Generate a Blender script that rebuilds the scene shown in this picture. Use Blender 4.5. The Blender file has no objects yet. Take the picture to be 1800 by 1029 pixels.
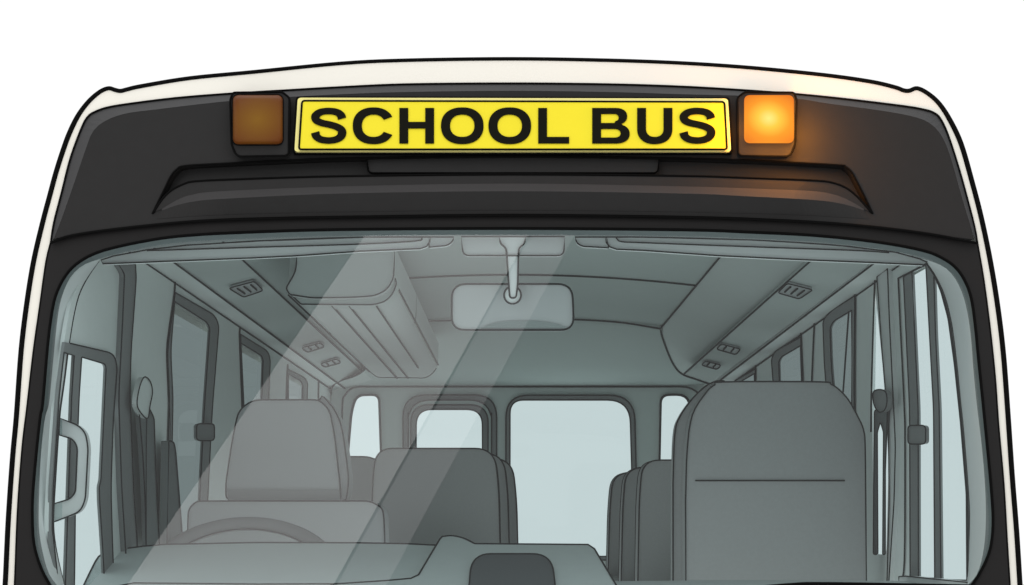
import bpy, bmesh, math
from mathutils import Vector
from mathutils.geometry import tessellate_polygon

SC = bpy.context.scene
COL = SC.collection
# ---------------------------------------------------------------- camera
D = 3.3                     # metres from the eye to the windscreen base
FP = 2904.0                 # focal length in photo pixels (1800 px wide)
VX, VY = 900.0, 890.0       # where lines running along the bus meet
EYE = 1.75                  # eye height
cam = bpy.data.cameras.new('camera')
cam.sensor_width = 36.0
cam.lens = 36.0 * FP / 1800.0
cam.shift_y = (VY - 514.5) / 1800.0
cam.clip_start = 0.05
cam.clip_end = 500
camo = bpy.data.objects.new('camera', cam)
camo.location = (0, -D, EYE)
camo.rotation_euler = (math.radians(90), 0, 0)
COL.objects.link(camo)
SC.camera = camo
EYEV = Vector((0, -D, EYE))

# ---------------------------------------------------------------- world: a bright studio dome
w = bpy.data.worlds.new('World')
SC.world = w
w.use_nodes = True
nt = w.node_tree
nt.nodes.clear()
tc = nt.nodes.new('ShaderNodeTexCoord')
sx = nt.nodes.new('ShaderNodeSeparateXYZ')
m1 = nt.nodes.new('ShaderNodeMapRange'); m2 = nt.nodes.new('ShaderNodeMapRange')
ad = nt.nodes.new('ShaderNodeMath'); ad.operation = 'ADD'
bg = nt.nodes.new('ShaderNodeBackground'); ow = nt.nodes.new('ShaderNodeOutputWorld')
nt.links.new(tc.outputs['Generated'], sx.inputs[0])
for m, a, b, c, d in ((m1, .72, .95, 1.03, 2.4), (m2, -.5, -.1, .7, 0.0)):
    m.inputs[1].default_value = a; m.inputs[2].default_value = b
    m.inputs[3].default_value = c; m.inputs[4].default_value = d
    nt.links.new(sx.outputs[2], m.inputs[0])
nt.links.new(m1.outputs[0], ad.inputs[0]); nt.links.new(m2.outputs[0], ad.inputs[1])
bg.inputs[0].default_value = (1, 1, 1, 1)
nt.links.new(ad.outputs[0], bg.inputs[1])
nt.links.new(bg.outputs[0], ow.inputs[0])

SC.view_settings.view_transform = 'Standard'
SC.view_settings.look = 'None'
SC.view_settings.exposure = 0
SC.view_settings.gamma = 1
SC.cycles.use_denoising = True
SC.cycles.max_bounces = 12
SC.cycles.diffuse_bounces = 6
SC.cycles.transparent_max_bounces = 16

# ---------------------------------------------------------------- mapping a photo pixel to a place
def ray(px, py):
    return Vector(((px - VX) / FP, 1.0, (VY - py) / FP))
def P(px, py, y):
    return EYEV + ray(px, py) * (D + y)
def plane(p0, n, off=0.0):
    """map: pixel -> point of the plane through p0 with normal n, moved off metres towards the eye"""
    p0 = Vector(p0); n = Vector(n).normalized()
    def f(px, py, o=0.0):
        r = ray(px, py)
        t = (p0 - EYEV).dot(n) / r.dot(n)
        t -= (off + o) / abs(r.normalized().dot(n)) / r.length
        return EYEV + r * t
    return f
def at(y):
    return lambda px, py, o=0.0: P(px, py, y - o)
RAKE = .35
GP0 = Vector((0, -.19, EYE - .16)); GN = Vector((0, -1, RAKE)).normalized()
G = plane(GP0, GN)                                  # the raked plane of the windscreen
XL, XR = -.90, .95
WL = plane((XL, 0, 0), (1, 0, 0)); WR = plane((XR, 0, 0), (-1, 0, 0))
YR = 4.9
RW = plane((0, YR, 0), (0, -1, 0))

def area_mirror(name, top, bot, wtop, wbot, dist, radiance, col):
    """a strip softbox above and behind the eye whose mirror image falls on the glass between two pixels"""
    cm = EYEV - GN * (2 * (EYEV - GP0).dot(GN))     # the eye mirrored in the glass
    a, b = G(*top), G(*bot)
    k = math.sqrt(wbot / wtop)                      # tilted so that it narrows towards the top
    def hit(q, f): return q + (q - cm).normalized() * dist * f
    def far(q, f): return cm + (q - cm).normalized() * ((a - cm).length + dist) * f
    pa, pb = far(a, k), far(b, 1 / k)
    c = (pa + pb) / 2
    ax = pb - pa; L = ax.length * 1.5; ax.normalize()
    mx, my = mid_px(top, bot)
    fm = ((c - cm).length / (G(mx, my) - cm).length)
    side = (G(mx + 50, my) - G(mx - 50, my)) * fm / 100
    view = (c - cm).normalized()
    side -= view * side.dot(view); axv = (ax - view * ax.dot(view)).normalized()
    W = (side - axv * side.dot(axv)).length * 2 / (1 / wtop + 1 / wbot)
    from mathutils import Matrix
    xax = ax.cross(view).normalized(); zax = xax.cross(ax).normalized()
    M = Matrix((xax, ax, zax)).transposed().to_4x4()
    M.translation = c
    if zax.dot(view) < 0: print('softbox faces away')
    l = bpy.data.lights.new(name, 'AREA'); l.shape = 'RECTANGLE'; l.size = W; l.size_y = L
    l.energy = radiance * math.pi * W * L; l.color = col
    o = bpy.data.objects.new(name, l); o.matrix_world = M; COL.objects.link(o)
def mid_px(a, b):
    return ((a[0] + b[0]) / 2, (a[1] + b[1]) / 2)
area_mirror('strip_softbox', (788, 415), (409, 1029), 288, 362, 3.0, 3.1, (1, .97, .96))
area_mirror('narrow_strip_softbox', (970, 415), (635, 1029), 76, 88, 3.0, 1.4, (1, .95, .97))

# added fill lamp, out of view low in the cabin, shining up to brighten it
cl = bpy.data.lights.new('cabin_fill', 'AREA'); cl.shape = 'RECTANGLE'; cl.size = 1.6; cl.size_y = 4.2; cl.energy = 17; cl.color = (.96, 1, 1)
clo = bpy.data.objects.new('cabin_fill', cl); clo.location = (0, 2.35, EYE - .95); clo.rotation_euler = (math.pi, 0, 0); COL.objects.link(clo)

# ---------------------------------------------------------------- materials
def srgb(r, g, b):
    f = lambda c: (c / 255 / 12.92) if c / 255 <= .04045 else ((c / 255 + .055) / 1.055) ** 2.4
    return (f(r), f(g), f(b))
def mat(name, col, rough=.6, spec=.3, noise=.04, scale=30):
    m = bpy.data.materials.new(name); m.use_nodes = True
    n = m.node_tree; b = n.nodes['Principled BSDF']
    b.inputs['Roughness'].default_value = rough
    b.inputs['Specular IOR Level'].default_value = spec
    t = n.nodes.new('ShaderNodeTexNoise'); t.inputs['Scale'].default_value = scale; t.inputs['Detail'].default_value = 4
    c = n.nodes.new('ShaderNodeTexCoord'); n.links.new(c.outputs['Object'], t.inputs['Vector'])
    mx = n.nodes.new('ShaderNodeMix'); mx.data_type = 'RGBA'
    mx.inputs[6].default_value = (*[x * (1 - noise) for x in col], 1)
    mx.inputs[7].default_value = (*[min(1, x * (1 + noise)) for x in col], 1)
    n.links.new(t.outputs['Fac'], mx.inputs[0]); n.links.new(mx.outputs[2], b.inputs['Base Color'])
    return m
def glass(name, tint, r0=.04, r1=.9):
    """clear tinted sheet, the same from both sides, with a mirror part that grows towards grazing angles"""
    m = bpy.data.materials.new(name); m.use_nodes = True
    n = m.node_tree; n.nodes.clear()
    o = n.nodes.new('ShaderNodeOutputMaterial'); mx = n.nodes.new('ShaderNodeMixShader')
    t = n.nodes.new('ShaderNodeBsdfTransparent'); g = n.nodes.new('ShaderNodeBsdfGlossy'); f = n.nodes.new('ShaderNodeLayerWeight')
    p = n.nodes.new('ShaderNodeMath'); p.operation = 'POWER'; p.inputs[1].default_value = 5
    q = n.nodes.new('ShaderNodeMath'); q.operation = 'MULTIPLY_ADD'; q.inputs[1].default_value = r1 - r0; q.inputs[2].default_value = r0
    t.inputs[0].default_value = (*tint, 1); g.inputs['Roughness'].default_value = 0.0
    f.inputs[0].default_value = .5
    n.links.new(f.outputs['Facing'], p.inputs[0]); n.links.new(p.outputs[0], q.inputs[0])
    n.links.new(q.outputs[0], mx.inputs[0]); n.links.new(t.outputs[0], mx.inputs[1]); n.links.new(g.outputs[0], mx.inputs[2])
    n.links.new(mx.outputs[0], o.inputs[0])
    return m
CREAM = mat('cream_paint', (.65, .632, .575), .5, .1, .02, 6)
INK = mat('ink_black', (.003, .003, .003), .8, .03, 0)
BLACK = mat('black_plastic', (.0205, .0202, .0202), .75, .05, .06, 40)
PILLARBLACK = mat('black_gloss_frit', (.013, .0125, .0125), .6, .07, .04)
CHAM = mat('edge_highlight_grey', (.040, .040, .041), .55, .15, .04)  # lighter than the panel: the bevel's highlight is put into the colour
BROWHIGH = mat('brow_highlight_grey', (.036, .035, .0355), .75, .06, .04)  # highlight along the brow, painted as a lighter grey
RECESSM = mat('recess_plastic', (.034, .034, .034), .8, .08, .04)
LINE = mat('dark_ink_line', (.006, .010, .0105), .8, .05, 0)  # ink lines, added as thin dark tubes along edges and joints
WALLM = mat('wall_trim_grey', (.72, .77, .755), .7, .2, .03)
CEILM = mat('headliner_grey', (.39, .455, .44), .9, .1, .03)
PANELM = mat('ceiling_panel_grey', (.46, .515, .50), .8, .15, .03)
PILM = mat('pillar_trim_grey', (.66, .69, .685), .7, .2, .03)
REVM = mat('windscreen_edge_grey', (.17, .19, .19), .7, .2, .03)
FRAMEM = mat('window_frame_dark', (.20, .215, .215), .6, .2, .03)
SEATM = mat('seat_cloth_grey', (.35, .365, .365), .9, .1, .06, 120)
DSEATM = mat('driver_seat_cloth', (.36, .38, .385), .9, .1, .05, 120)
DASHM = mat('dashboard_grey', (.40, .445, .44), .8, .15, .04)
VISORM = mat('visor_grey', (.80, .85, .84), .7, .2, .03)
MIRRM = mat('mirror_housing', (.40, .43, .43), .5, .3, .03)
BELTM = mat('belt_webbing', (.14, .16, .16), .8, .1, .05, 200)
DUCTM = mat('duct_grey', (.50, .545, .535), .7, .15, .03)
SCREENM = mat('screen_back', (.07, .08, .085), .6, .2, .03)
YELLOW = mat('sign_yellow', (.64, .545, .022), .6, .08, .02)
PALE = mat('sign_pale_border', (.66, .60, .22), .6, .1, .02)
FLOORM = mat('floor_vinyl', (.25, .27, .27), .8, .1, .05)
AMBER = mat('amber_lens', (.13, .045, .006), .45, .08, .05)
def amber_core():       # the yellower reflector seen through the middle of the unlit lens
    n = AMBER.node_tree; b = n.nodes['Principled BSDF']
    c = n.nodes.new('ShaderNodeTexCoord'); d = n.nodes.new('ShaderNodeVectorMath'); d.operation = 'DISTANCE'
    d.inputs[1].default_value = G(453, 211, .05); n.links.new(c.outputs['Object'], d.inputs[0])
    r = n.nodes.new('ShaderNodeValToRGB'); m = n.nodes.new('ShaderNodeMapRange'); m.inputs[2].default_value = .066
    n.links.new(d.outputs['Value'], m.inputs[0]); n.links.new(m.outputs[0], r.inputs[0])
    r.color_ramp.elements[0].color = (.15, .070, .006, 1); r.color_ramp.elements[1].color = (.092, .027, .005, 1)
    n.links.new(r.outputs[0], b.inputs['Base Color'])
amber_core()
WSG = glass('windscreen_glass', (.725, .785, .79))
SKG = glass('side_glass', (.725, .81, .815), .02, .1)
PRG = glass('privacy_glass', (.19, .23, .23), .02, .1)

# ---------------------------------------------------------------- mesh helpers
def link(name, bm, m, parent, smooth=False):
    bmesh.ops.recalc_face_normals(bm, faces=bm.faces)
    me = bpy.data.meshes.new(name); bm.to_mesh(me); bm.free()
    if smooth:
        for p in me.polygons: p.use_smooth = True
    me.materials.append(m)
    o = bpy.data.objects.new(name, me); COL.objects.link(o)
    o.parent = parent
    return o
def cr(pts, n=6, closed=False):
    """Catmull-Rom through the points"""
    p = [Vector(q) for q in pts]; out = []
    N = len(p); segs = N if closed else N - 1
    for i in range(segs):
        if closed: a, b, c, d = p[i - 1], p[i], p[(i + 1) % N], p[(i + 2) % N]
        else:
            b, c = p[i], p[i + 1]
            a = p[i - 1] if i else b * 2 - c
            d = p[i + 2] if i + 2 < N else c * 2 - b
        for k in range(n):
            t = k / n
            out.append(.5 * ((2 * b) + (c - a) * t + (2 * a - 5 * b + 4 * c - d) * t * t + (3 * b - a - 3 * c + d) * t ** 3))
    if not closed: out.append(p[-1])
    return [tuple(v) for v in out]
def rnd(pts, r, n=5):
    """round every corner of a closed polygon by r (one number or one per corner)"""
    out = []; N = len(pts)
    for i in range(N):
        p = Vector(pts[i]); a = Vector(pts[i - 1]); b = Vector(pts[(i + 1) % N])
        rr = r[i] if isinstance(r, (list, tuple)) else r
        if rr <= 0: out.append(tuple(p)); continue
        u = a - p; v = b - p
        rr = min(rr, u.length * .49, v.length * .49)
        s = p + u.normalized() * rr; e = p + v.normalized() * rr
        for k in range(n + 1):
            t = k / n
            out.append(tuple(s * (1 - t) ** 2 + p * 2 * t * (1 - t) + e * t * t))
    return out
def slab(bm, loops, mp, ext):
    """a plate: loops[0] outline and loops[1:] holes in photo pixels, mapped by mp, thickened by the vector ext"""
    ext = Vector(ext)
    idx = [[Vector((x, y, 0)) for x, y in l] for l in loops]
    tris = tessellate_polygon(idx)
    flat = [q for l in loops for q in l]
    f = [bm.verts.new(mp(*q)) for q in flat]
    b = [bm.verts.new(v.co + ext) for v in f]
    for t in tris:
        if len(set(t)) < 3: continue
        try:
            bm.faces.new([f[i] for i in t]); bm.faces.new([b[i] for i in reversed(t)])
        except ValueError: pass
    k = 0
    for l in loops:
        n = len(l)
        for i in range(n):
            j = (i + 1) % n
            try: bm.faces.new((f[k + i], f[k + j], b[k + j], b[k + i]))
            except ValueError: pass
        k += n
def tube(bm, pts, r, closed=False, sides=8):
    """a round bar; r in photo pixels at each point's own distance"""
    N = len(pts); rings = []
    q = [Vector(p) for p in pts]
    prev = None
    for i in range(N):
        if closed: t = q[(i + 1) % N] - q[i - 1]
        else: t = q[min(i + 1, N - 1)] - q[max(i - 1, 0)]
        if t.length < 1e-9: t = Vector((1, 0, 0))
        t.normalize()
        if prev is None:
            up = Vector((0, -1, 0)) if abs(t.y) < .9 else Vector((0, 0, 1))
        else: up = prev
        u = (up - t * up.dot(t))
        if u.length < 1e-6: u = t.orthogonal()
        u.normalize(); prev = u; v = t.cross(u)
        rm = (r[i] if isinstance(r, (list, tuple)) else r) * (q[i].y + D) / FP
        rings.append([bm.verts.new(q[i] + (u * math.cos(a) + v * math.sin(a)) * rm) for a in (2 * math.pi * k / sides for k in range(sides))])
    for i in range(N if closed else N - 1):
        a, b = rings[i], rings[(i + 1) % N]
        for k in range(sides):
            bm.faces.new((a[k], a[(k + 1) % sides], b[(k + 1) % sides], b[k]))
    if not closed:
        bm.faces.new(rings[0]); bm.faces.new(list(reversed(rings[-1])))
def resample(pts, n):
    p = [Vector(q) for q in pts]; d = [0]
    for a, b in zip(p, p[1:]): d.append(d[-1] + (b - a).length)
    out = []; j = 0
    for k in range(n):
        s = d[-1] * k / (n - 1)
        while j < len(p) - 2 and d[j + 1] < s: j += 1
        t = (s - d[j]) / max(1e-9, d[j + 1] - d[j])
        out.append(p[j].lerp(p[j + 1], min(1, t)))
    return out
def loft(bm, rows):
    """skin between rows of points with equal counts"""
    vs = [[bm.verts.new(p) for p in r] for r in rows]
    for a, b in zip(vs, vs[1:]):
        for i in range(len(a) - 1):
            try: bm.faces.new((a[i], a[i + 1], b[i + 1], b[i]))
            except ValueError: pass
def plate(name, parent, loops, mp, ext, m, line=1.6, lname='ink_outline', lmat=None, lo=.004, holes_line=False, back=False):
    bm = bmesh.new(); slab(bm, loops, mp, ext); o = link(name, bm, m, parent)
    if line:
        lb = bmesh.new()
        for l in (loops if holes_line else loops[:1]):
            tube(lb, [mp(x, y, lo) for x, y in l], line, True)
            if back: tube(lb, [mp(x, y) + Vector(ext) for x, y in l], line, True)
        link(lname, lb, lmat or LINE, o, True)  # ink outline added around the plate as a tube
    return o
def seams(name, parent, curves, r=1.6, m=None):
    """curves: lists of 3D points"""
    for c in curves:
        bm = bmesh.new(); tube(bm, c, r)
        o = link(name, bm, m or LINE, parent, True)
    return o
def empty(name, parent=None):
    o = bpy.data.objects.new(name, None); COL.objects.link(o); o.parent = parent; o.empty_display_size = .1
    return o
def mpx(pts, mp, o=0.0): return [mp(x, y, o) for x, y in pts]
def V(*a): return Vector(a)

# ================================================================ THE BUS
bus = empty('school_bus')
bus['label'] = 'white and black school minibus seen from the front with yellow sign and lit amber lamp'
bus['category'] = 'bus'

# ---------------------------------------------------------------- outlines traced on the front
SIL_L = [(9, 1029), (14.4, 917), (22, 806), (28.8, 732), (37, 618), (46.6, 537), (59, 460), (75, 391), (87.5, 344), (99, 301.6), (112.8, 259), (122.5, 233.6), (136, 206), (151.6, 184), (167, 168.6), (181, 159), (192.5, 155.8), (202, 158.5), (212, 160.5), (223.6, 157.8), (249, 152), (334, 138), (447, 127), (600, 112), (716, 106.5), (899, 104)]
SIL_R = [(1066, 106.5), (1200, 111.5), (1324, 120), (1449, 132.5), (1530, 144), (1573, 154), (1588, 159.5), (1598, 160), (1612, 155.8), (1631, 165), (1651, 183), (1670, 212), (1690, 255), (1709, 321), (1725, 383), (1741, 460), (1754, 540), (1764, 624), (1772, 731), (1779, 833), (1787, 934), (1793, 1029)]
SIL = cr([(3, 1110)] + SIL_L + SIL_R + [(1798, 1110)], 5)
CIN_L = [(26, 1029), (30, 924), (33.6, 860), (40, 780), (48, 714), (59, 618), (70, 540), (81, 462), (89.4, 426)]
CIN_T = [(89.4, 426), (95, 391), (109, 336.6), (124, 278), (144, 224), (155, 205), (168, 196.5), (190, 189), (233, 182), (311, 172.5), (404, 165), (505, 159), (600, 153.5), (716, 148.5), (899, 147), (1066, 148.5), (1200, 152.7), (1316, 159.5), (1402, 166), (1491, 175), (1589, 187), (1624, 193), (1641, 198.5), (1653, 209), (1667, 239), (1686, 298), (1701, 352), (1713, 399), (1718, 428)]
CIN_R = [(1718, 428), (1729, 493), (1740, 577), (1749, 664), (1755, 748), (1764, 850), (1770, 951), (1775, 1029)]
CL = cr([(22, 1110)] + CIN_L, 5); CT = cr(CIN_T, 5); CRr = cr(CIN_R + [(1781, 1110)], 5)
CIN = CL + CT[1:] + CRr[1:]
SEAM = cr([(89.4, 427), (128, 414), (221, 401), (350, 389), (486, 384), (600, 382), (899, 378.5), (1200, 382), (1355, 387), (1472, 393.5), (1569, 403), (1647, 414), (1718, 428)], 5)
GE_pts = [(88, 1029), (76, 1007), (66, 981), (59, 950), (57, 908), (58, 866), (64, 796), (71, 732), (75, 711), (83, 618), (89, 565), (98, 520), (116, 484), (142, 459), (184, 440), (264, 422.5), (334, 414), (440, 408.5), (600, 404), (899, 402), (1200, 404.5), (1316, 408.5), (1420, 413.5), (1511, 422), (1580, 432), (1630, 443), (1656, 454), (1678, 469), (1695, 492), (1707, 524), (1714, 571), (1720, 633), (1728, 711), (1735, 782), (1741.5, 850), (1745.5, 911), (1743, 951), (1736, 979), (1721, 1010), (1708, 1029)]
GE = cr(GE_pts, 4)
GEC = GE + [(1690, 1044), (110, 1052)]
BB_pts = [(100, 1029), (84, 1004), (71, 950), (68, 900), (72, 800), (79, 735), (86, 711), (92, 650), (99.5, 574), (107, 528), (123, 489), (147, 466), (175, 456), (199, 449), (258, 438), (326, 430), (450, 422), (645, 416), (900, 415), (1130, 416), (1316, 421), (1400, 425.5), (1478, 431), (1574, 442.5), (1616, 454), (1640, 461), (1664, 473), (1683, 497), (1697, 534), (1706, 587), (1711, 650), (1717, 711), (1724, 770), (1730, 833), (1733, 900), (1730, 960), (1718, 1009), (1700, 1029)]
BB = cr(BB_pts, 4)
AL_L = cr([(118, 1045), (113.5, 1029), (100.7, 972), (95, 924), (97.5, 860), (105.5, 738), (110, 700), (115, 664), (122.8, 602), (130.6, 555), (140, 518), (155.5, 487), (174, 460)], 4)
AL_R = cr([(1630, 462), (1645.7, 487), (1661, 521), (1673.7, 574), (1683, 649), (1688, 700), (1694, 758), (1702.7, 867), (1704.4, 917), (1701, 1002), (1697, 1029), (1694, 1045)], 4)

# ---------------------------------------------------------------- outer shell
bm = bmesh.new()
slab(bm, [SIL + CIN[::-1]], lambda x, y, o=0: G(x, y), (0, .10, .0))
shell = link('roof_shell', bm, CREAM, bus)
bm = bmesh.new(); tube(bm, [G(x, y, .0) for x, y in SIL], [3.5 + 1.3 * min(1, max(0, (y - 105) / 120)) for x, y in SIL]); link('silhouette_line', bm, INK, shell, True)  # ink silhouette of the bus, added as a black tube
bm = bmesh.new(); tube(bm, [G(x, y, .003) for x, y in CIN], 1.9); link('panel_gap', bm, INK, shell, True)
# roof skin and rear rim run straight back
top = [p for p in SIL if p[1] < 420]
bm = bmesh.new()
r0 = [G(x, y) + V(0, .09, 0) for x, y in top]
r1 = [V(p.x, 5.0, p.z) for p in r0]; r2 = [V(p.x * .97, 5.06, p.z - .03) for p in r0]
loft(bm, [r0, r1, r2])
link('roof_skin', bm, CREAM, bus, True)
for side in (0, 1):
    seg = [p for p in SIL if p[1] >= 400 and ((p[0] < 900) if side == 0 else (p[0] > 900))]
    xw = (XL - .014) if side == 0 else (XR + .014)
    bm = bmesh.new()
    a = [G(x, y) + V(0, .09, 0) for x, y in seg]
    b = [V(xw, p.y + .012, p.z) for p in a]
    loft(bm, [a, b]); link('front_corner', bm, CREAM, bus, True)
    # shoulder from roof edge to wall
    e = r0[0] if side == 0 else r0[-1]
    bm = bmesh.new()
    loft(bm, [[V(e.x, e.y, e.z), V(e.x, 5.0, e.z)], [V(xw, e.y, EYE + .56), V(xw, 5.0, EYE + .56)]])
    link('shoulder_panel', bm, CREAM, bus)
# lower front, below the windscreen
plate('lower_front_panel', bus, [rnd([(4, 1104), (1797, 1104), (1790, 1900), (10, 1900)], [0, 0, 60, 60])], G, (0, .05, 0), CREAM, 0)

# ---------------------------------------------------------------- black front panel over the windscreen
CH_pts = [(95, 419), (109, 383), (128, 329), (152, 259), (163, 232), (183, 214), (218, 200.5), (272, 193), (402, 178), (505, 171), (600, 166), (716, 162), (899, 160), (1066, 162), (1200, 166), (1316, 169), (1402, 174), (1453, 182), (1550, 195), (1608, 206), (1636, 218), (1655, 239), (1670, 274), (1690, 344), (1711, 414)]
CH = cr(CH_pts, 5)
REC_T = cr([(268, 376), (291, 329), (301, 309), (311, 298), (325, 292), (389, 288), (517, 282), (600, 279), (899, 275), (1200, 279), (1355, 284), (1472, 290.5), (1486, 293.5), (1497, 303), (1507, 321), (1519, 344), (1534, 376)], 5)
BROW_T = cr([(270, 374), (284, 352), (299, 336.5), (319, 325.5), (342, 319), (428, 315), (600, 310), (899, 307), (1200, 309.5), (1316, 313), (1433, 317.5), (1466, 322), (1488, 331), (1507, 346), (1532, 374)], 5)
BROW_H1 = cr([(284, 368), (311, 352), (338, 342.5), (389, 336.5), (600, 328), (899, 323), (1200, 328), (1355, 333), (1433, 336.6), (1472, 344), (1499, 356), (1519, 368)], 5)
BROW_H2 = cr([(285, 370), (311, 361), (338, 355), (389, 350), (600, 340.5), (899, 336.5), (1200, 340.5), (1316, 345.5), (1433, 352), (1472, 357), (1499, 363.5), (1518, 370)], 5)
BROW_B = cr([(275, 385), (389, 378), (600, 373), (899, 370), (1200, 373), (1400, 378), (1527, 385)], 6)
hole = REC_T + BROW_T[::-1][1:-1]
cap_out = [(95, 420)] + CH[1:-1] + [(1711, 421)] + [(x, y - 1.5) for x, y in SEAM[::-1][4:-4]]
cap = plate('front_panel', bus, [cap_out, hole], lambda x, y, o=0: G(x, y, .012 + o), (0, .045, 0), BLACK, 0)
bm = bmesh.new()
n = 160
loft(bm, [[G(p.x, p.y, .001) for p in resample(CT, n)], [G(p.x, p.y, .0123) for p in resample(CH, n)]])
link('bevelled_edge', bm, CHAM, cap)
bm = bmesh.new(); tube(bm, [G(x, y, .012) for x, y in SEAM], 2.5); tube(bm, [G(x, y, .013) for x, y in REC_T], 1.9)
link('panel_seam', bm, INK, cap, True)
# recess floor behind the panel
plate('recess', bus, [[(x, y) for x, y in REC_T] + [(1534, 384), (268, 384)]], lambda x, y, o=0: G(x, y, -.022 + o), (0, .01, 0), RECESSM, 0)
# brow
bm = bmesh.new(); n = 140
R = lambda c, o: [G(p.x, p.y, o) for p in resample(c, n)]
def Rt(c, o):       # fades into the panel at both ends
    out = []
    for i, p in enumerate(resample(c, n)):
        e = min(1, i / 14, (n - 1 - i) / 14)
        out.append(G(p.x, p.y, .0135 + (o - .0135) * e))
    return out
loft(bm, [[G(p.x, p.y, -.03) for p in resample(BROW_T, n)], Rt(BROW_T, .024), Rt(BROW_H1, .030)])
loft(bm, [Rt(BROW_H2, .048), R(BROW_B, .0125)])
brow = link('brow', bm, BLACK, bus)
bm = bmesh.new(); loft(bm, [Rt(BROW_H1, .030), Rt(BROW_H2, .048)]); link('brow_ridge', bm, BROWHIGH, brow)
bm = bmesh.new(); tube(bm, Rt(BROW_T, .025), 2.0); link('brow_gap', bm, INK, brow, True)
# plate under the sign, in the recess
plate('sign_bracket', bus, [rnd([(644.5, 268), (1159, 268), (1157, 304.5), (647, 304.5)], [0, 0, 9, 9])], lambda x, y, o=0: G(x, y, -.005 + o), (0, .015, 0), RECESSM, 1.7, 'bracket_ink_outline', INK)

# ---------------------------------------------------------------- windscreen and surround
seam_low = [(x, y + 1.5) for x, y in SEAM]
sur = plate('windscreen_surround', bus, [CL[:-1] + seam_low + CRr[1:], GEC], lambda x, y, o=0: G(x, y, .004 + o), (0, .007, 0), PILLARBLACK, 0)
bm = bmesh.new(); tube(bm, [G(x, y, .006) for x, y in GEC], 2.6, True); link('gasket', bm, INK, sur, True)
bm = bmesh.new()
vs = [bm.verts.new(G(x, y, -.004)) for x, y in GEC]
for t in tessellate_polygon([[Vector((x, y, 0)) for x, y in GEC]]): bm.faces.new([vs[i] for i in t])
link('windscreen', bm, WSG, bus)
bm = bmesh.new(); n = 220
loft(bm, [[G(p.x, p.y, -.010) for p in resample(GE, n)], [G(p.x, p.y, -.035) for p in resample(BB, n)]])
link('windscreen_edge_band', bm, REVM, bus)
wiper = bmesh.new()
tube(wiper, [G(x, y, .02) for x, y in cr([(1330, 1033), (1400, 1027.5), (1440, 1026.5), (1560, 1028), (1715, 1031)], 5)], 3.2)
link('wiper', wiper, INK, bus, True)

# A pillars: trim between the glass edge and the cab sides
def wall_of(side): return WL if side == 0 else WR
for side in (0, 1):
    if side == 0:
        outer = [p for p in BB if p[0] <= 176]; inner = AL_L; outer = [(108, 1045)] + outer
    else:
        outer = [p for p in BB if p[0] >= 1628]; inner = AL_R; outer = outer + [(1690, 1045)]
    W = wall_of(side)
    bm = bmesh.new(); n = 60
    A = [G(p.x, p.y, -.036) for p in resample(outer, n)]; B = []
    for p in resample(inner, n):
        q = W(p.x, p.y); g = G(p.x, p.y, -.05)
        B.append(q if q.y > g.y else g)
    mid = [(a + b) / 2 + V(0, -.004, 0) for a, b in zip(A, B)]
    loft(bm, [A, mid, B]); ap = link('pillar_trim', bm, PILM, bus, True)
    bm = bmesh.new(); tube(bm, [b + V(0, -.004, 0) for b in B], 1.5); link('seam', bm, LINE, ap, True)

# ---------------------------------------------------------------- school bus sign
sgn = lambda x, y, o=0: G(x, y, .034 + o)
board = plate('sign_board', bus, [rnd([(523, 172), (1280, 173.5), (1285.5, 268.5), (517, 268.5)], 7)], sgn, (0, .005, 0), PALE, 2.0, 'sign_frame', INK, -.002)
plate('sign_backing', board, [rnd([(520, 169.5), (1283, 171), (1289, 270.5), (513.5, 270.5)], 7)], lambda x, y, o=0: sgn(x, y, -.0055 + o), (0, .016, 0), INK, 0)
plate('sign_face', board, [rnd([(531, 177.5), (1273.5, 179.5), (1278, 263), (525.5, 263)], 5)], lambda x, y, o=0: sgn(x, y, .004 + o), (0, .003, 0), YELLOW, 0)
bm = bmesh.new()
tube(bm, mpx(rnd([(531, 177.5), (1273.5, 179.5), (1278, 263), (525.5, 263)], 5), sgn, .004), 1.8, True)
link('sign_border', bm, INK, board, True)
T0, T1 = 190.0, 252.5      # cap height of the writing
def stroke(path, wd):
    """outline polygon of a stroke with given widths along a centre line"""
    L, Rr = [], []
    p = [Vector(q) for q in path]
    for i in range(len(p)):
        t = (p[min(i + 1, len(p) - 1)] - p[max(i - 1, 0)]).normalized()
        nn = Vector((-t.y, t.x))
        wx = wd[0] * abs(nn.x) ** 1.0; wy = wd[1] * abs(nn.y) ** 1.0
        ww = math.hypot(wx, wy) / 2
        L.append(tuple(p[i] + nn * ww)); Rr.append(tuple(p[i] - nn * ww))
    return L + Rr[::-1]
def ell(cx, cy, rx, ry, a0=0, a1=360, n=48, sq=2.25):
    o = []
    for k in range(n + (0 if a1 - a0 == 360 else 1)):
        a = math.radians(a0 + (a1 - a0) * k / n)
        c, s = math.cos(a), math.sin(a)
        o.append((cx + rx * math.copysign(abs(c) ** (2 / sq), c), cy - ry * math.copysign(abs(s) ** (2 / sq), s)))
    return o
H = T1 - T0; SW, BW = 15.6, 11.6
letters = []
def let_S(x0, x1):
    Wd = x1 - x0
    path = [(.875, .70), (.84, .80), (.72, .885), (.50, .915), (.28, .885), (.155, .80), (.135, .72), (.19, .635), (.33, .575), (.52, .535), (.72, .475), (.85, .39), (.875, .285), (.82, .18), (.69, .11), (.50, .085), (.29, .115), (.165, .20), (.125, .315)]
    pp = cr([(x0 + u * Wd, T1 - v * H) for u, v in path], 5)
    letters.append([stroke(pp, (15.2, 11.4))])
def let_O(x0, x1):
    cx, cy = (x0 + x1) / 2, (T0 + T1) / 2
    letters.append([ell(cx, cy, (x1 - x0) / 2, H / 2 + 1), ell(cx, cy, (x1 - x0) / 2 - SW - .5, H / 2 - BW)[::-1]])
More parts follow.
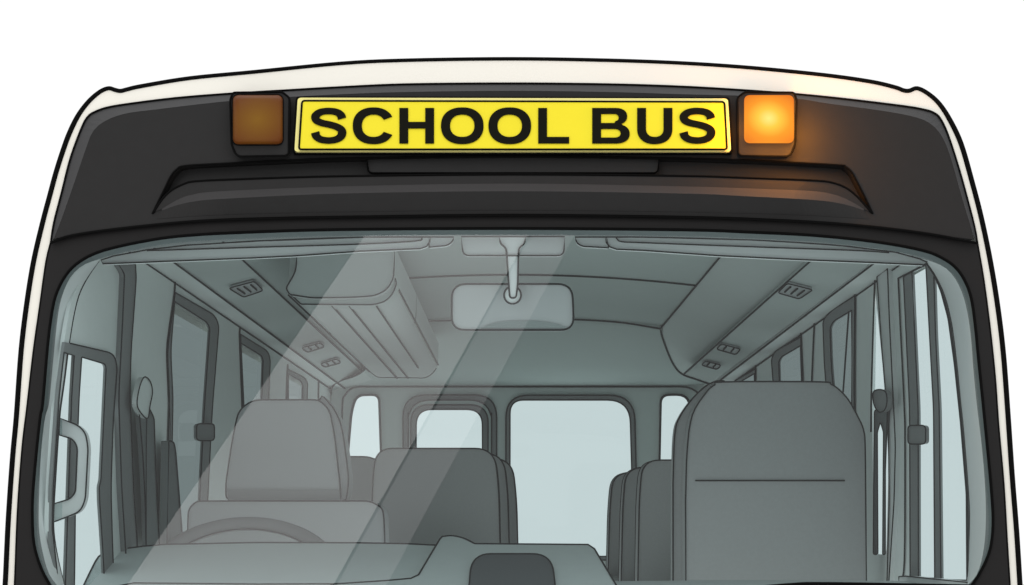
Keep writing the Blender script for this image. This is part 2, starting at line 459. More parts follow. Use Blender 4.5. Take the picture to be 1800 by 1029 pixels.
def let_C(x0, x1):
    cx, cy = (x0 + x1) / 2 + 1.5, (T0 + T1) / 2
    o = ell(cx, cy, cx - x0, H / 2 + 1, 27, 333); i = ell(cx, cy, cx - x0 - SW - .5, H / 2 - BW, 30, 330)
    letters.append([o + i[::-1]])
def rect(a, b, c, d): return [(a, b), (c, b), (c, d), (a, d)]
def let_H(x0, x1):
    m = (T0 + T1) / 2 - 1; h = BW / 2
    letters.append([[(x0, T0), (x0 + SW, T0), (x0 + SW, m - h), (x1 - SW, m - h), (x1 - SW, T0), (x1, T0), (x1, T1), (x1 - SW, T1), (x1 - SW, m + h), (x0 + SW, m + h), (x0 + SW, T1), (x0, T1)]])
def let_L(x0, x1):
    letters.append([[(x0, T0), (x0 + SW, T0), (x0 + SW, T1 - BW), (x1, T1 - BW), (x1, T1), (x0, T1)]])
def let_U(x0, x1):
    cx = (x0 + x1) / 2; ro = (x1 - x0) / 2; cy = T1 - 26
    o = ell(cx, cy, ro, 27, 360, 180, 24); i = ell(cx, cy, ro - SW, 27 - BW - 1, 180, 360, 24)
    letters.append([[(x1, T0)] + o + [(x0, T0), (x0 + SW, T0)] + i + [(x1 - SW, T0)]])
def let_B(x0, x1):
    m = T0 + H * .47; xr1 = x1 - 4.5
    o = [(x0, T0), (x1 - 25, T0)] + ell(x1 - 25, (T0 + m) / 2, 20.5, (m - T0) / 2, 85, -62, 14) + ell(x1 - 25, (m + T1) / 2 - .5, 25, (T1 - m) / 2 + .5, 62, -85, 16) + [(x1 - 25, T1), (x0, T1)]
    b = 10.5
    h1 = [(x0 + SW, T0 + b), (x1 - 27, T0 + b)] + ell(x1 - 27, (T0 + m) / 2 + 2.2, 7.5, (m - T0) / 2 - b + 2.2, 80, -80, 8) + [(x1 - 27, m - 4.5 + 1.5), (x0 + SW, m - 3)]
    h2 = [(x0 + SW, m + 7.5), (x1 - 27, m + 7.5)] + ell(x1 - 27, (m + 7.5 + T1 - b) / 2, 11, (T1 - b - m - 7.5) / 2, 80, -80, 8) + [(x1 - 27, T1 - b), (x0 + SW, T1 - b)]
    letters.append([o, h1[::-1], h2[::-1]])
let_S(546, 609); let_C(620, 690); let_H(702, 763); let_O(775, 850); let_O(858.5, 933.6); let_L(946, 1000.5)
let_B(1041, 1107); let_U(1120, 1182); let_S(1193.5, 1258)
bm = bmesh.new()
for l in letters: slab(bm, l, lambda x, y, o=0: sgn(x, y, .0062 + o), (0, .0015, 0))
link('lettering', bm, mat('sign_black_print', (.006, .006, .004), .8, .03, 0), board)

# ---------------------------------------------------------------- amber warning lamps
def lit_material():
    m = bpy.data.materials.new('lit_amber_lens'); m.use_nodes = True
    n = m.node_tree; n.nodes.clear()
    o = n.nodes.new('ShaderNodeOutputMaterial'); e = n.nodes.new('ShaderNodeEmission')
    c = n.nodes.new('ShaderNodeTexCoord'); mp_ = n.nodes.new('ShaderNodeVectorMath'); mp_.operation = 'DISTANCE'
    ctr = G(1351, 209, .05)
    mp_.inputs[1].default_value = ctr
    n.links.new(c.outputs['Object'], mp_.inputs[0])
    rp = n.nodes.new('ShaderNodeValToRGB'); el = rp.color_ramp.elements
    mr = n.nodes.new('ShaderNodeMapRange'); mr.inputs[1].default_value = 0; mr.inputs[2].default_value = .072
    n.links.new(mp_.outputs['Value'], mr.inputs[0]); n.links.new(mr.outputs[0], rp.inputs[0])
    el[0].position = 0; el[0].color = (1, .86, .24, 1)
    el[1].position = 1; el[1].color = (.80, .19, .014, 1)
    for ps, cl in ((.3, (1, .60, .06)), (.62, (.96, .32, .02))):
        x = el.new(ps); x.color = (*cl, 1)
    n.links.new(rp.outputs[0], e.inputs[0]); e.inputs[1].default_value = 2.25
    tr = n.nodes.new('ShaderNodeBsdfTransparent'); mx = n.nodes.new('ShaderNodeMixShader')   # a translucent lens
    n.links.new(e.outputs[0], mx.inputs[1]); n.links.new(tr.outputs[0], mx.inputs[2]); mx.inputs[0].default_value = .55
    n.links.new(mx.outputs[0], o.inputs[0])
    return m
def lens_mesh(bm, x0, y0, x1, y1, o0, o1):
    a = rnd([(x0, y0), (x1, y0), (x1, y1), (x0, y1)], 11, 6)
    b = rnd([(x0 + 3, y0 + 3), (x1 - 3, y0 + 3), (x1 - 3, y1 - 5), (x0 + 3, y1 - 5)], 9, 6)
    c = rnd([(x0 + 8, y0 + 7), (x1 - 8, y0 + 7), (x1 - 8, y1 - 9), (x0 + 8, y1 - 9)], 7, 6)
    rows = [[G(x, y, o0) for x, y in a], [G(x, y, o1 - .012) for x, y in a], [G(x, y, o1 - .003) for x, y in b], [G(x, y, o1) for x, y in c]]
    loft(bm, [r + [r[0]] for r in rows])
    bm.faces.new([bm.verts.new(p) for p in rows[-1]])
    bmesh.ops.remove_doubles(bm, verts=bm.verts, dist=1e-5)
def warning_lamp(flip, lit):
    f = (lambda x: 1805 - x) if flip else (lambda x: x)
    loop = [(f(404.5), 176), (f(409), 163), (f(496), 162), (f(509), 172), (f(507.5), 270), (f(503), 274), (f(421), 275.5), (f(414), 271), (f(407), 254)]
    L = plate('warning_lamp', bus, [rnd(loop, 5)], lambda x, y, o=0: G(x, y, .034 + o), (0, .04, 0), BLACK, 1.9, 'housing_ink_outline', INK, .001)
    bm = bmesh.new(); a, b = sorted((f(409.5), f(497)))
    lens_mesh(bm, a, 167.5, b, 254 if not lit else 252, .034, .052)
    lens = link('lens', bm, lit_material() if lit else AMBER, L, True)
    if not lit:
        bm = bmesh.new()
        q = rnd([(a, 167), (b, 167), (b, 254.5), (a, 254.5)], 11, 6)
        tube(bm, [G(x, y, .036) for x, y in q], 1.8, True); link('lens_seal', bm, INK, L, True)
        lens['label'] = 'unlit brown amber lens'
        L['label'] = 'unlit amber warning lamp beside the S of SCHOOL'
    else:
        lens['label'] = 'glowing orange lens'
        L['label'] = 'lit amber warning lamp beside the last S of BUS'
        # the bulb, and the light that leaves through the sides of the lens
        for (px, py, off, e) in ((1351, 211, .092, 1.0), (1409, 212, .068, 1.2), (1297, 212, .066, .30), (1351, 266, .066, .22), (1403, 264, .066, .5), (1402, 172, .062, .25)):
            li = bpy.data.lights.new('amber_glow', 'POINT'); li.energy = e; li.color = (1, .33, .012); li.shadow_soft_size = .02
            lo = bpy.data.objects.new('amber_glow', li); lo.location = G(px, py, off); COL.objects.link(lo); lo.parent = L
warning_lamp(False, False); warning_lamp(True, True)

# ================================================================ INSIDE
def wpx(y, z, X):     # pixel of a point of a side wall
    d = D + y
    return (VX + X * FP / d, VY - (z - EYE) * FP / d)

# ---------------------------------------------------------------- side walls with their windows
def frame_pts(pts): return pts
# driver's side (left of the picture)
DW_O = rnd([(114, 601.5), (200, 621.5), (206, 645), (199, 740), (195, 860), (198, 965), (203, 1080), (103, 1080), (89, 950), (90, 860), (102, 690)], [0, 22, 12, 30, 30, 30, 0, 0, 10, 20, 20])
DW_P1 = [(112.5, 620), (130.6, 625.5), (126, 700), (120, 876), (115, 1029), (114, 1070), (105, 1070), (100, 1000), (92, 930), (93.5, 860), (104, 700)]
DW_P2 = rnd([(143.7, 628), (184, 640), (186.5, 646), (184, 700), (177.5, 844), (174.5, 856), (175, 880), (181, 972), (186, 1070), (129, 1070), (131, 1029), (132.7, 876), (139, 700)], [2, 4, 3, 20, 4, 4, 4, 20, 0, 0, 20, 20, 20])
W2_O = rnd([(308, 514.4), (377, 554), (385, 572), (373, 720), (364, 900), (360, 1020), (292, 1020), (293, 860), (298, 700), (294, 618), (306, 530)], [0, 10, 10, 30, 30, 4, 4, 20, 20, 20, 10])
W2_I = rnd([(307, 530.6), (364, 567), (369, 577), (359, 720), (350, 900), (347, 1010), (300, 1010), (301, 860), (304, 700), (300, 618)], [0, 6, 6, 30, 30, 4, 4, 20, 20, 20])
W3_O = rnd([(423, 588), (471, 618), (475, 632), (470, 760), (466, 900), (430, 900), (427, 720)], [0, 8, 8, 20, 4, 4, 20])
W3_I = rnd([(423.5, 603.7), (460, 626), (462.5, 634), (458, 760), (455, 890), (434, 890), (429, 720)], [0, 6, 6, 20, 4, 4, 20])
W4_O = rnd([(505.7, 648.8), (536, 665), (540.5, 673), (538, 760), (536, 860), (505, 860)], [0, 5, 5, 20, 4, 4])
W4_I = rnd([(506.5, 657.5), (529.5, 671), (532.5, 678), (531, 760), (529, 850), (508, 850)], [0, 4, 4, 20, 4, 4])
wall_front = [(x - 10, y) for x, y in AL_L]   # tucked behind the pillar trim
rect_l = wall_front + [(176, 452), wpx(.32, EYE + .66, XL), wpx(YR, EYE + .66, XL), wpx(YR, EYE - 1.2, XL), wpx(-.02, EYE - 1.2, XL)]
wl = plate('side_wall', bus, [rect_l, DW_O, W2_O, W3_O, W4_O], WL, (-.008, 0, 0), WALLM, 0)
def window(name, O, I, mp, sgnx, g, label=None, edge=None):
    f = plate(name, bus, [O] + I, lambda x, y, o=0: mp(x, y, .004 + o), (sgnx * .006, 0, 0), FRAMEM, 0 if edge else 1.2, 'frame_edge', None, .001, True)  # frame_edge: ink outline added around the frame
    if edge:
        seams('frame_edge', f, [mpx(edge, mp, .005)] + [mpx(l + l[:1], mp, .005) for l in I], 1.2)  # ink lines added along the frame and its openings
    bm = bmesh.new()
    vs = [bm.verts.new(mp(x, y, -.004)) for x, y in O]
    for t in tessellate_polygon([[Vector((x, y, 0)) for x, y in O]]): bm.faces.new([vs[i] for i in t])
    link('pane', bm, g, f)
    if label: f['label'] = label
    return f
window('door_window', DW_O, [DW_P1, DW_P2], WL, -1, SKG, edge=[(124, 603.9)] + rnd([(124, 603.9), (200, 621.5), (206, 645), (199, 740), (195, 860), (198, 965), (203, 1080)], [0, 22, 12, 30, 30, 30, 0]))
for O, I in ((W2_O, W2_I), (W3_O, W3_I), (W4_O, W4_I)): window('side_window', O, [I], WL, -1, PRG)
# dark door seal, pillar lines
seal = rnd([(208, 464), (238, 464), (239.5, 490), (230, 624), (228.6, 700), (235, 860), (243, 985), (222, 985), (214, 860), (208.5, 700), (214.6, 586), (219, 482)], [0, 0, 8, 30, 30, 30, 0, 0, 30, 30, 30, 6])
plate('door_seal', bus, [seal], lambda x, y, o=0: WL(x, y, .012 + o), (-.016, 0, 0), FRAMEM, 1.2, 'seal_edge')
seams('seam', wl, [mpx(cr(c, 5), WL, .003) for c in ([(308, 496), (306, 524), (298.5, 574), (294, 618), (297, 700), (298, 773), (292.6, 860), (292, 960)], [(421.8, 577), (421.5, 602), (426, 720), (428, 800)], [(506, 641), (504, 680), (502, 740)], [(560, 670), (559.5, 700), (559, 740)])])
# seat belt on the driver's pillar
bel = plate('seat_belt', bus, [rnd([(245, 728), (262, 717), (271, 735), (275, 860), (281, 975), (257, 975), (256, 898), (251, 796)], [4, 3, 6, 30, 0, 0, 30, 30])], lambda x, y, o=0: WL(x, y, .03 + o), (-.01, 0, 0), BELTM, 1.2, 'belt_edge')
plate('belt_guide', bel, [cr([(241, 711), (245.7, 680), (254, 663), (264, 671), (268, 689), (264, 712), (260, 735), (250, 729)], 5, True)], lambda x, y, o=0: WL(x, y, .04 + o), (-.012, 0, 0), WALLM, 1.2, 'guide_edge')
seams('seam', bel, [mpx(cr([(258, 735), (257, 800), (257, 975)], 5), WL, .034)], 1)
plate('window_latch', bus, [rnd([(345.5, 745), (377, 745), (377, 775), (345.5, 775)], 7)], lambda x, y, o=0: WL(x, y, .02 + o), (-.008, 0, 0), FRAMEM, 1.2, 'latch_edge')
plate('belt_stalk', bus, [rnd([(297, 774), (306, 778), (309, 795), (320, 934), (322, 975), (293, 975)], [4, 4, 8, 10, 0, 0])], lambda x, y, o=0: WL(x, y, .035 + o), (-.02, 0, 0), BELTM, 1.2, 'stalk_edge')
# grab handle on the pillar
gh = [(104, 735), (137.5, 748), (150, 761), (155, 786), (150, 879), (140.7, 900), (94, 918), (94, 886), (123, 877.5), (132.7, 866), (136, 786), (128, 772), (104, 765)]
plate('grab_handle', bus, [rnd(gh, [0, 12, 10, 20, 20, 12, 0, 0, 8, 8, 12, 8, 0])], lambda x, y, o=0: P(x, y, -.02 if False else .02 - o), (0, .025, 0), PILM, 1.4, 'handle_edge')

# passenger door side (right of the picture)
RW_hole = rnd([(1588, 486), (1628.6, 464.5), (1630, 462), (1646, 487), (1661, 521), (1673.7, 574), (1683, 649), (1694, 758), (1702.7, 867), (1704, 917), (1703, 1070), (1600, 1070), (1599, 720)], [4, 0, 0, 6, 10, 10, 10, 10, 10, 10, 0, 0, 30])
P1 = rnd([(1603, 477.7), (1627.5, 466.5), (1634, 590), (1641, 720), (1643, 1016), (1614.5, 1014), (1614, 720), (1608, 590)], [2, 0, 20, 20, 0, 0, 20, 20])
P2 = rnd([(1643, 484), (1655, 512), (1668, 560), (1679, 640), (1690, 745), (1700, 868), (1701, 1020), (1655.5, 1018), (1652.5, 720), (1646, 590)], [0, 6, 10, 10, 10, 10, 0, 0, 20, 20])
P3 = rnd([(1539, 516), (1556, 690), (1562, 820), (1558, 975), (1536, 975), (1533, 690), (1535, 556)], [0, 10, 20, 10, 10, 10, 8])
R2_O = rnd([(1503, 520), (1462, 546), (1446.5, 562), (1449, 640), (1458, 745), (1470, 900), (1502, 900), (1502, 720)], [0, 8, 10, 20, 20, 0, 0, 0])
R2_I = rnd([(1497, 546), (1465, 565), (1459, 576), (1461, 640), (1468, 720), (1480, 890), (1497, 890), (1497, 720)], [0, 6, 6, 20, 20, 0, 0, 0])
R3_O = rnd([(1407.5, 592.8), (1362, 618), (1356, 632), (1359, 670), (1364, 800), (1410, 800), (1411, 670)], [0, 6, 6, 10, 0, 0, 0])
R3_I = rnd([(1407, 608), (1373, 628), (1369, 636), (1370, 670), (1375, 790), (1407, 790), (1409, 670)], [0, 5, 5, 10, 0, 0, 0])
R4_O = [(1328, 648.8), (1292, 669.5), (1288, 760), (1328, 760)]
R4_I = [(1326, 657), (1302, 671), (1299, 750), (1326, 750)]
rect_r = [(x, y) for x, y in AL_R] + [wpx(.0, EYE - 1.2, XR), wpx(YR, EYE - 1.2, XR), wpx(YR, EYE + .66, XR), wpx(.45, EYE + .66, XR), (1632, 452)]
RWH2 = [(x, y) for x, y in RW_hole]
# keep the door opening just inside the pillar line
RWH2 = [(x - 2.5, y) if x > 1629 else (x, y) for x, y in RWH2]
P2 = [(x - 1.5, y) for x, y in P2]
wr = plate('side_wall', bus, [rect_r, RWH2, P3, R2_O, R3_O, R4_O], WR, (.008, 0, 0), WALLM, 0)
window('door_window', RWH2, [P1, P2], WR, 1, SKG)
for O, I in ((R2_O, R2_I), (R3_O, R3_I), (R4_O, R4_I)): window('side_window', O, [I], WR, 1, PRG)
bm = bmesh.new(); vs = [bm.verts.new(WR(x, y, -.006)) for x, y in P3]; bm.faces.new(vs); link('quarter_pane', bm, SKG, bus)
plate('door_seal', bus, [rnd([(1541.5, 487), (1560, 473), (1563, 556), (1571, 720), (1574, 782), (1571.5, 883), (1562, 1029), (1559, 1029), (1563, 883), (1562, 780), (1559, 720), (1549, 600)], [0, 0, 20, 20, 20, 20, 0, 0, 20, 20, 20, 20])], lambda x, y, o=0: WR(x, y, .012 + o), (.014, 0, 0), PILM, 1.2, 'seal_edge')
seams('seam', wr, [mpx(cr(c, 5), WR, .004) for c in ([(1578.9, 489.6), (1583, 580), (1589.7, 720), (1590.8, 782), (1589.8, 985), (1582, 1029)], [(1578.9, 489.6), (1603, 477), (1629, 463.8)], [(1503, 511), (1502, 720), (1508, 800)], [(1539, 485), (1537, 512), (1532, 680), (1531, 760)], [(1407.7, 579), (1409, 620), (1411, 672)], [(1431.6, 563), (1429, 620), (1427, 672)], [(1492, 548), (1482, 690)], [(1328, 640), (1328, 672)])])
rb = plate('seat_belt', bus, [rnd([(1537, 722), (1549, 716), (1560, 722), (1556, 830), (1556, 975), (1551.5, 975), (1553, 760), (1547.5, 742), (1542, 760), (1543, 975), (1535, 975), (1536, 830)], 4)], lambda x, y, o=0: WR(x, y, .02 + o), (.002, 0, 0), BELTM, 1.1, 'belt_edge')
plate('belt_guide', rb, [cr([(1535, 690), (1546, 685), (1557, 690), (1559, 708), (1554, 722), (1544, 724), (1536, 710)], 5, True)], lambda x, y, o=0: WR(x, y, .04 + o), (.012, 0, 0), FRAMEM, 1.2, 'guide_edge')
plate('window_latch', bus, [rnd([(1596, 748), (1627, 748), (1627, 781), (1596, 781)], 7)], lambda x, y, o=0: WR(x, y, .02 + o), (.008, 0, 0), FRAMEM, 1.2, 'latch_edge')
plate('door_sill', bus, [[(1580, 1014), (1592, 1013), (1700, 1024), (1700, 1036), (1580, 1036)]], lambda x, y, o=0: WR(x, y, .03 + o), (.03, 0, 0), PILM, 1.2, 'sill_edge')

# ---------------------------------------------------------------- ceiling: panels running the length of the bus
y0, y1 = .22, YR
def sec(x, z): return (x, EYE + z)
LA0, LB0, LC0 = sec(-.90, .603), sec(-.83, .604), sec(-.68, .627)
LA1, LB1, LC1 = sec(-.90, .585), sec(-.83, .588), sec(-.68, .615)
RE0, RC0, RK0, RK20 = sec(.58, .695), sec(.74, .615), sec(.875, .60), sec(.95, .605)
RE1, RC1, RK1, RK21 = sec(.58, .690), sec(.74, .535), sec(.875, .508), sec(.95, .512)
LE0 = sec(-.58, .695)
def longi(name, a0, b0, a1, b1, m, th=.012, parent=bus, ye=None):
    bm = bmesh.new(); ye = y1 if ye is None else ye; k = (ye - y0) / (y1 - y0)
    a1 = (a0[0] + (a1[0] - a0[0]) * k, a0[1] + (a1[1] - a0[1]) * k); b1 = (b0[0] + (b1[0] - b0[0]) * k, b0[1] + (b1[1] - b0[1]) * k)
    q = [V(a0[0], y0, a0[1]), V(b0[0], y0, b0[1]), V(b1[0], ye, b1[1]), V(a1[0], ye, a1[1])]
    lo = [bm.verts.new(p) for p in q]; hi = [bm.verts.new(p + V(0, 0, th)) for p in q]
    bm.faces.new(lo); bm.faces.new(hi[::-1])
    for i in range(4): bm.faces.new((lo[i], lo[(i + 1) % 4], hi[(i + 1) % 4], hi[i]))
    return link(name, bm, m, parent)
def lsm(a0, a1, ya=None, yb=None): 
    ya = y0 if ya is None else ya; yb = y1 if yb is None else yb
    def pt(y):
        t = (y - y0) / (y1 - y0)
        return V(a0[0] + (a1[0] - a0[0]) * t, y, a0[1] + (a1[1] - a0[1]) * t - .004)
    return [pt(ya + (yb - ya) * k / 8) for k in range(9)]
cant_l = longi('cant_rail', LA0, LB0, LA1, LB1, WALLM)
seams('seam', cant_l, [lsm(LA0, LA1), lsm(LB0, LB1)])
pan_l = longi('ceiling_panel', LB0, LC0, LB1, LC1, PANELM)
seams('seam', pan_l, [lsm(LC0, LC1, None, 4.2)])
longi('ceiling_edge', LC0, LE0, LC1, sec(-.58, .69), CEILM)
cant_r = longi('cant_rail', RK0, RK20, RK1, RK21, WALLM, ye=4.15)
seams('seam', cant_r, [lsm(RK0, RK1, None, 4.15), lsm(RK20, RK21, None, 4.15)])
# arched headliner
YD = 3.05
arch = lambda x: EYE + .695 + .034 * (1 - (x / .58) ** 2)
bm = bmesh.new(); xs = [-.58 + 1.16 * k / 24 for k in range(25)]
loft(bm, [[V(x, y, arch(x)) for x in xs] for y in (y0, YD + .02)])
loft(bm, [[V(x, y, arch(x) + .012) for x in xs] for y in (y0, YD + .02)])
head = link('headliner', bm, CEILM, bus, True)
seams('seam', head, [[V(x, y, arch(x) - .004) for x in xs] for y in (1.88,)])
def panel_plane(a0, b0, a1):
    p = V(a0[0], y0, a0[1]); u = V(b0[0], y0, b0[1]) - p; v = V(a1[0], y1, a1[1]) - p
    n_ = u.cross(v).normalized()
    if n_.z > 0: n_ = -n_
    return plane(p, n_)
PLm = panel_plane(LB0, LC0, LB1); PRm = panel_plane(RK0, RC0, RK1)
PRd = panel_plane(RE0, RC0, RE1)
# right-hand duct and panel end on the curve where the dome begins
dome_r = cr([(1161, 578), (1164, 593), (1176.6, 627), (1189, 649), (1203, 660), (1223, 667), (1247, 675.5)], 4)
up = lambda o: V(0, 0, .012)
d1 = [p for p in dome_r if p[0] <= 1203.1]; d2 = [p for p in dome_r if p[0] >= 1202.9]
pan_r = plate('ceiling_panel', bus, [[wpx(y0, RC0[1], RC0[0]), wpx(y0, RK0[1], RK0[0])] + d2[::-1]], PRm, (0, 0, .012), PANELM, 0)
seams('seam', pan_r, [mpx([wpx(y0, RC0[1], RC0[0]), (1203, 657)], PRm, .004), mpx(d2, PRm, .004)])
duc_r = plate('ceiling_duct', bus, [[wpx(y0, RE0[1], RE0[0]), wpx(y0, RC0[1], RC0[0])] + d1[::-1]], PRd, (0, 0, .012), PANELM, 0)
seams('seam', duc_r, [mpx([wpx(y0, RE0[1], RE0[0]), (1161, 578)], PRd, .004), mpx(d1, PRd, .004)])
# dome that falls from the last roof bow to the rear wall
def dome_map(px, py, o=0.0):
    t = max(0.0, min(1.0, (py - 558) / (682 - 558)))
    return P(px, py, YD + (YR - .02 - YD) * (t ** .85) - o)
dome_top = cr([(655, 600), (737, 568), (790, 563.5), (900, 560), (1010, 561.7), (1092, 567), (1161, 578)], 5)
dome_r = [(x + 28 * min(1, i / 8), y) for i, (x, y) in enumerate(dome_r)]     # runs on behind the duct
dome_l = cr([(580, 700), (582, 689), (586.6, 677), (599, 669), (624, 661), (642, 649)], 4)
dome_l = cr([(655, 600), (650, 630), (642, 649), (624, 661), (599, 669), (586.6, 677), (582, 689)], 4)
dep = lambda t: YD + (YR - .02 - YD) * t ** .85
NSg, NTg = 32, 16
tops = resample(dome_top, NSg); lefts = resample(dome_l, NTg); rights = resample(dome_r, NTg)
bots = resample([(582, 689), (590, 681), (610, 678.5), (1220, 678.5), (1278, 677)], NSg)
rows = []
for k in range(NTg):
    t = k / (NTg - 1); row = []
    for j in range(NSg):
        s = j / (NSg - 1)
        q = tops[j] * (1 - t) + bots[j] * t + lefts[k] * (1 - s) + rights[k] * s - (tops[0] * (1 - s) * (1 - t) + tops[-1] * s * (1 - t) + bots[0] * (1 - s) * t + bots[-1] * s * t)
        row.append(P(q.x, q.y, dep(t)))
    rows.append(row)
bm = bmesh.new(); loft(bm, [[p + V(0, .002, .05) for p in rows[0]]] + rows)
dome = link('rear_dome', bm, CEILM, bus, True)
nudge = V(0, -.02, -.003)
seams('seam', dome, [[p + nudge for p in rows[0]], [r[0] + nudge for r in rows]])

# vents / reading lights in the ceiling panels
def vent(q, mp, nsl):
    q = [Vector(p) for p in q]
    o = plate('air_vent', bus, [rnd([tuple(p) for p in q], 5)], lambda x, y, oo=0: mp(x, y, .008 + oo), (0, 0, .006), MIRRM, 1.2, 'vent_edge')
    bm = bmesh.new()
    for k in range(nsl):
        t = (k + .8) / (nsl + .6)
        a = q[0].lerp(q[1], t); b = q[3].lerp(q[2], t)
        s, e = a.lerp(b, .22), a.lerp(b, .78)
        tube(bm, [mp(s.x, s.y, .011), mp(e.x, e.y, .011)], 1.6)
    link('slats', bm, LINE, o)
vent([(402, 507), (447, 495), (463, 511), (428, 523)], PLm, 3)
vent([(530, 612), (563, 603), (571, 610), (540, 620)], PLm, 2)
vent([(563, 640), (592, 631), (600, 638), (570, 646)], PLm, 2)
vent([(1429, 510), (1384, 498.5), (1367, 515), (1405, 526)], PRm, 3)
vent([(1302, 614), (1268, 605), (1259, 614), (1294, 624)], PRm, 2)
vent([(1268, 642), (1240, 635), (1232.5, 642), (1261, 650)], PRm, 2)

# ---------------------------------------------------------------- air conditioning box and duct
sect = [(507, 517), (529, 534), (583, 535), (613, 535), (663, 536.5), (685, 520), (696, 498), (698, 442), (510, 450)]
dc = bmesh.new(); sect = rnd(sect, [4, 8, 3, 3, 14, 14, 14, 0, 0], 5)
slab(dc, [sect], at(1.0), (0, 2.45, 0)); duct = link('overhead_duct', dc, DUCTM, bus)
def back(p, ya, yb): a = P(p[0], p[1], ya); return [V(a.x, ya + (yb - ya) * k / 6, a.z - .003) for k in range(7)]
lines = [back(p, 1.0, 3.45) for p in ((507, 517), (583, 535), (613, 535), (696, 498))] + [back((662, 537), 1.0, 2.9)]
a = P(507, 517, 1.0)
rear = [V(P(x, y, 1.0).x, 3.44, P(x, y, 1.0).z) for x, y in sect[:-8]]
seams('duct_seam', duct, lines + [rear])
box_f = rnd([(522.8, 440), (694, 436), (692, 490), (680, 510), (658, 520.5), (618, 523), (549, 524), (509, 518), (502.6, 507), (519.7, 478)], [0, 0, 16, 12, 10, 10, 10, 5, 5, 12])
bx = plate('air_unit', bus, [box_f], at(.92), (0, .95, 0), DUCTM, 1.25, 'unit_seam', back=True)
lip = rnd([(512, 519), (549, 525), (618, 524), (658, 521), (682, 510), (694, 488), (697, 498), (692, 514), (680, 529), (658, 536), (529, 535)], [2, 10, 10, 10, 8, 3, 3, 8, 10, 10, 3])
plate('unit_lip', bus, [lip], at(.97), (0, .10, 0), PANELM, 1.25, 'lip_seam')

# ---------------------------------------------------------------- sun visors, console, mirror
vz = lambda x, y, o=0: P(x, y, G(x, y).y + .14 - o)
VL = [(177, 457.5), (199, 450.5), (258, 439.5), (326.5, 431.5), (450, 424), (645.7, 417), (757, 417), (755, 426), (750, 433.5), (739, 437.5), (633, 442), (521, 450), (450, 453.5), (236, 462), (181, 464)]
v1 = plate('sun_visor', bus, [VL], vz, (0, .02, 0), VISORM, 1.4)
seams('slot_edge', v1, [mpx(cr([(258, 441), (450, 435), (633, 429.5), (731, 424), (742, 418.5)], 5), vz, .004)], 1.2)
VRr = [(1629.5, 461), (1617, 455.5), (1574, 443.5), (1478, 432), (1400, 426.5), (1316, 421.8), (1130, 417), (1064, 417), (1066, 427), (1072, 434.5), (1084, 438.5), (1130, 440.5), (1267, 450), (1404, 456.6), (1524, 461.5), (1624, 466)]
v2 = plate('sun_visor', bus, [VRr], vz, (0, .02, 0), VISORM, 1.4)
seams('slot_edge', v2, [mpx(cr([(1083, 418.7), (1092, 425), (1130, 427), (1316, 434), (1500, 440.5), (1563, 444.5)], 5), vz, .004)], 1.2)
for loop in ([(754.5, 417), (798, 417), (795, 426), (786, 432), (754.5, 435)], [(1011, 417), (1066, 417), (1070, 436), (1024, 433.5), (1014, 428)]):
    plate('visor_clip', bus, [rnd(loop, [0, 0, 6, 8, 2] if loop[0][0] < 900 else [0, 0, 2, 8, 8])], lambda x, y, o=0: vz(x, y, -.005 + o), (0, .02, 0), VISORM, 1.3)
plate('overhead_console', bus, [rnd([(810.6, 416), (992.6, 416), (991, 449.7), (814, 449.7)], [0, 0, 11, 11])], lambda x, y, o=0: vz(x, y, -.015 + o), (0, .02, 0), VISORM, 1.4, 'console_edge')
mir = plate('rear_view_mirror', bus, [rnd([(794, 499.5), (1006, 499.5), (1009, 580.4), (794, 580.4)], [26, 26, 24, 24], 7)], at(.27), (0, .03, 0), MIRRM, 1.7, 'mirror_ink_outline')
plate('mirror_ball', mir, [ell(901, 519, 15, 15.5, 0, 360, 28, 2)], at(.25), (0, .02, 0), VISORM, 1.6, 'ball_ink_outline')
stem = rnd([(877.5, 416), (924, 416), (921.5, 429), (911.7, 437), (910, 503), (907, 524), (896, 524), (894.6, 506), (890, 437), (880, 429)], [0, 0, 4, 8, 10, 5, 5, 10, 8, 4])
plate('mirror_stem', mir, [stem], lambda x, y, o=0: P(x, y, .20 - o), (0, .025, 0), VISORM, 1.6, 'stem_ink_outline')
shade_loop = cr([(845, 577), (870, 568), (905, 564), (950, 565), (980, 570), (1000, 577)], 5) 
plate('mirror_shade_patch', mir, [shade_loop], at(.266), (0, .004, 0), mat('mirror_shade_grey', (.22, .26, .255), .5, .3, .03), 0)  # shade along the mirror's lower edge, put in as a darker coloured patch

# ---------------------------------------------------------------- rear wall with windows
Q1 = rnd([(610.5, 805), (617, 724), (626, 694), (667, 693.5), (671, 815), (672, 860), (609, 860)], [0, 20, 14, 12, 20, 0, 0])
D1 = rnd([(708.6, 900), (708.6, 694.6), (873, 694.6), (873, 900)], [0, 40, 40, 0], 8)
D1m = rnd([(722, 845), (722, 712), (858, 712), (858, 845)], [0, 32, 32, 0], 8)
D1i = rnd([(731.6, 840), (731.6, 720), (848, 720), (848, 840)], [0, 28, 28, 0], 8)
D2 = rnd([(889, 985), (889.5, 695), (1115, 695), (1122, 985)], [0, 40, 45, 0], 8)
D2i = rnd([(896.5, 978), (896.5, 703.5), (1107, 703.5), (1114.5, 978)], [0, 24, 40, 0], 8)
Q2 = rnd([(1158.5, 822), (1161, 694), (1212, 693), (1222, 830)], [0, 14, 22, 0])
rear_out = [(545, 575), (1262, 575), (1262, 1260), (545, 1260)]
rwall = plate('rear_wall', bus, [rear_out, Q1, D1, D2, Q2], RW, (0, .05, 0), mat('rear_panel_grey', (.54, .60, .585), .8, .1, .03), 0)
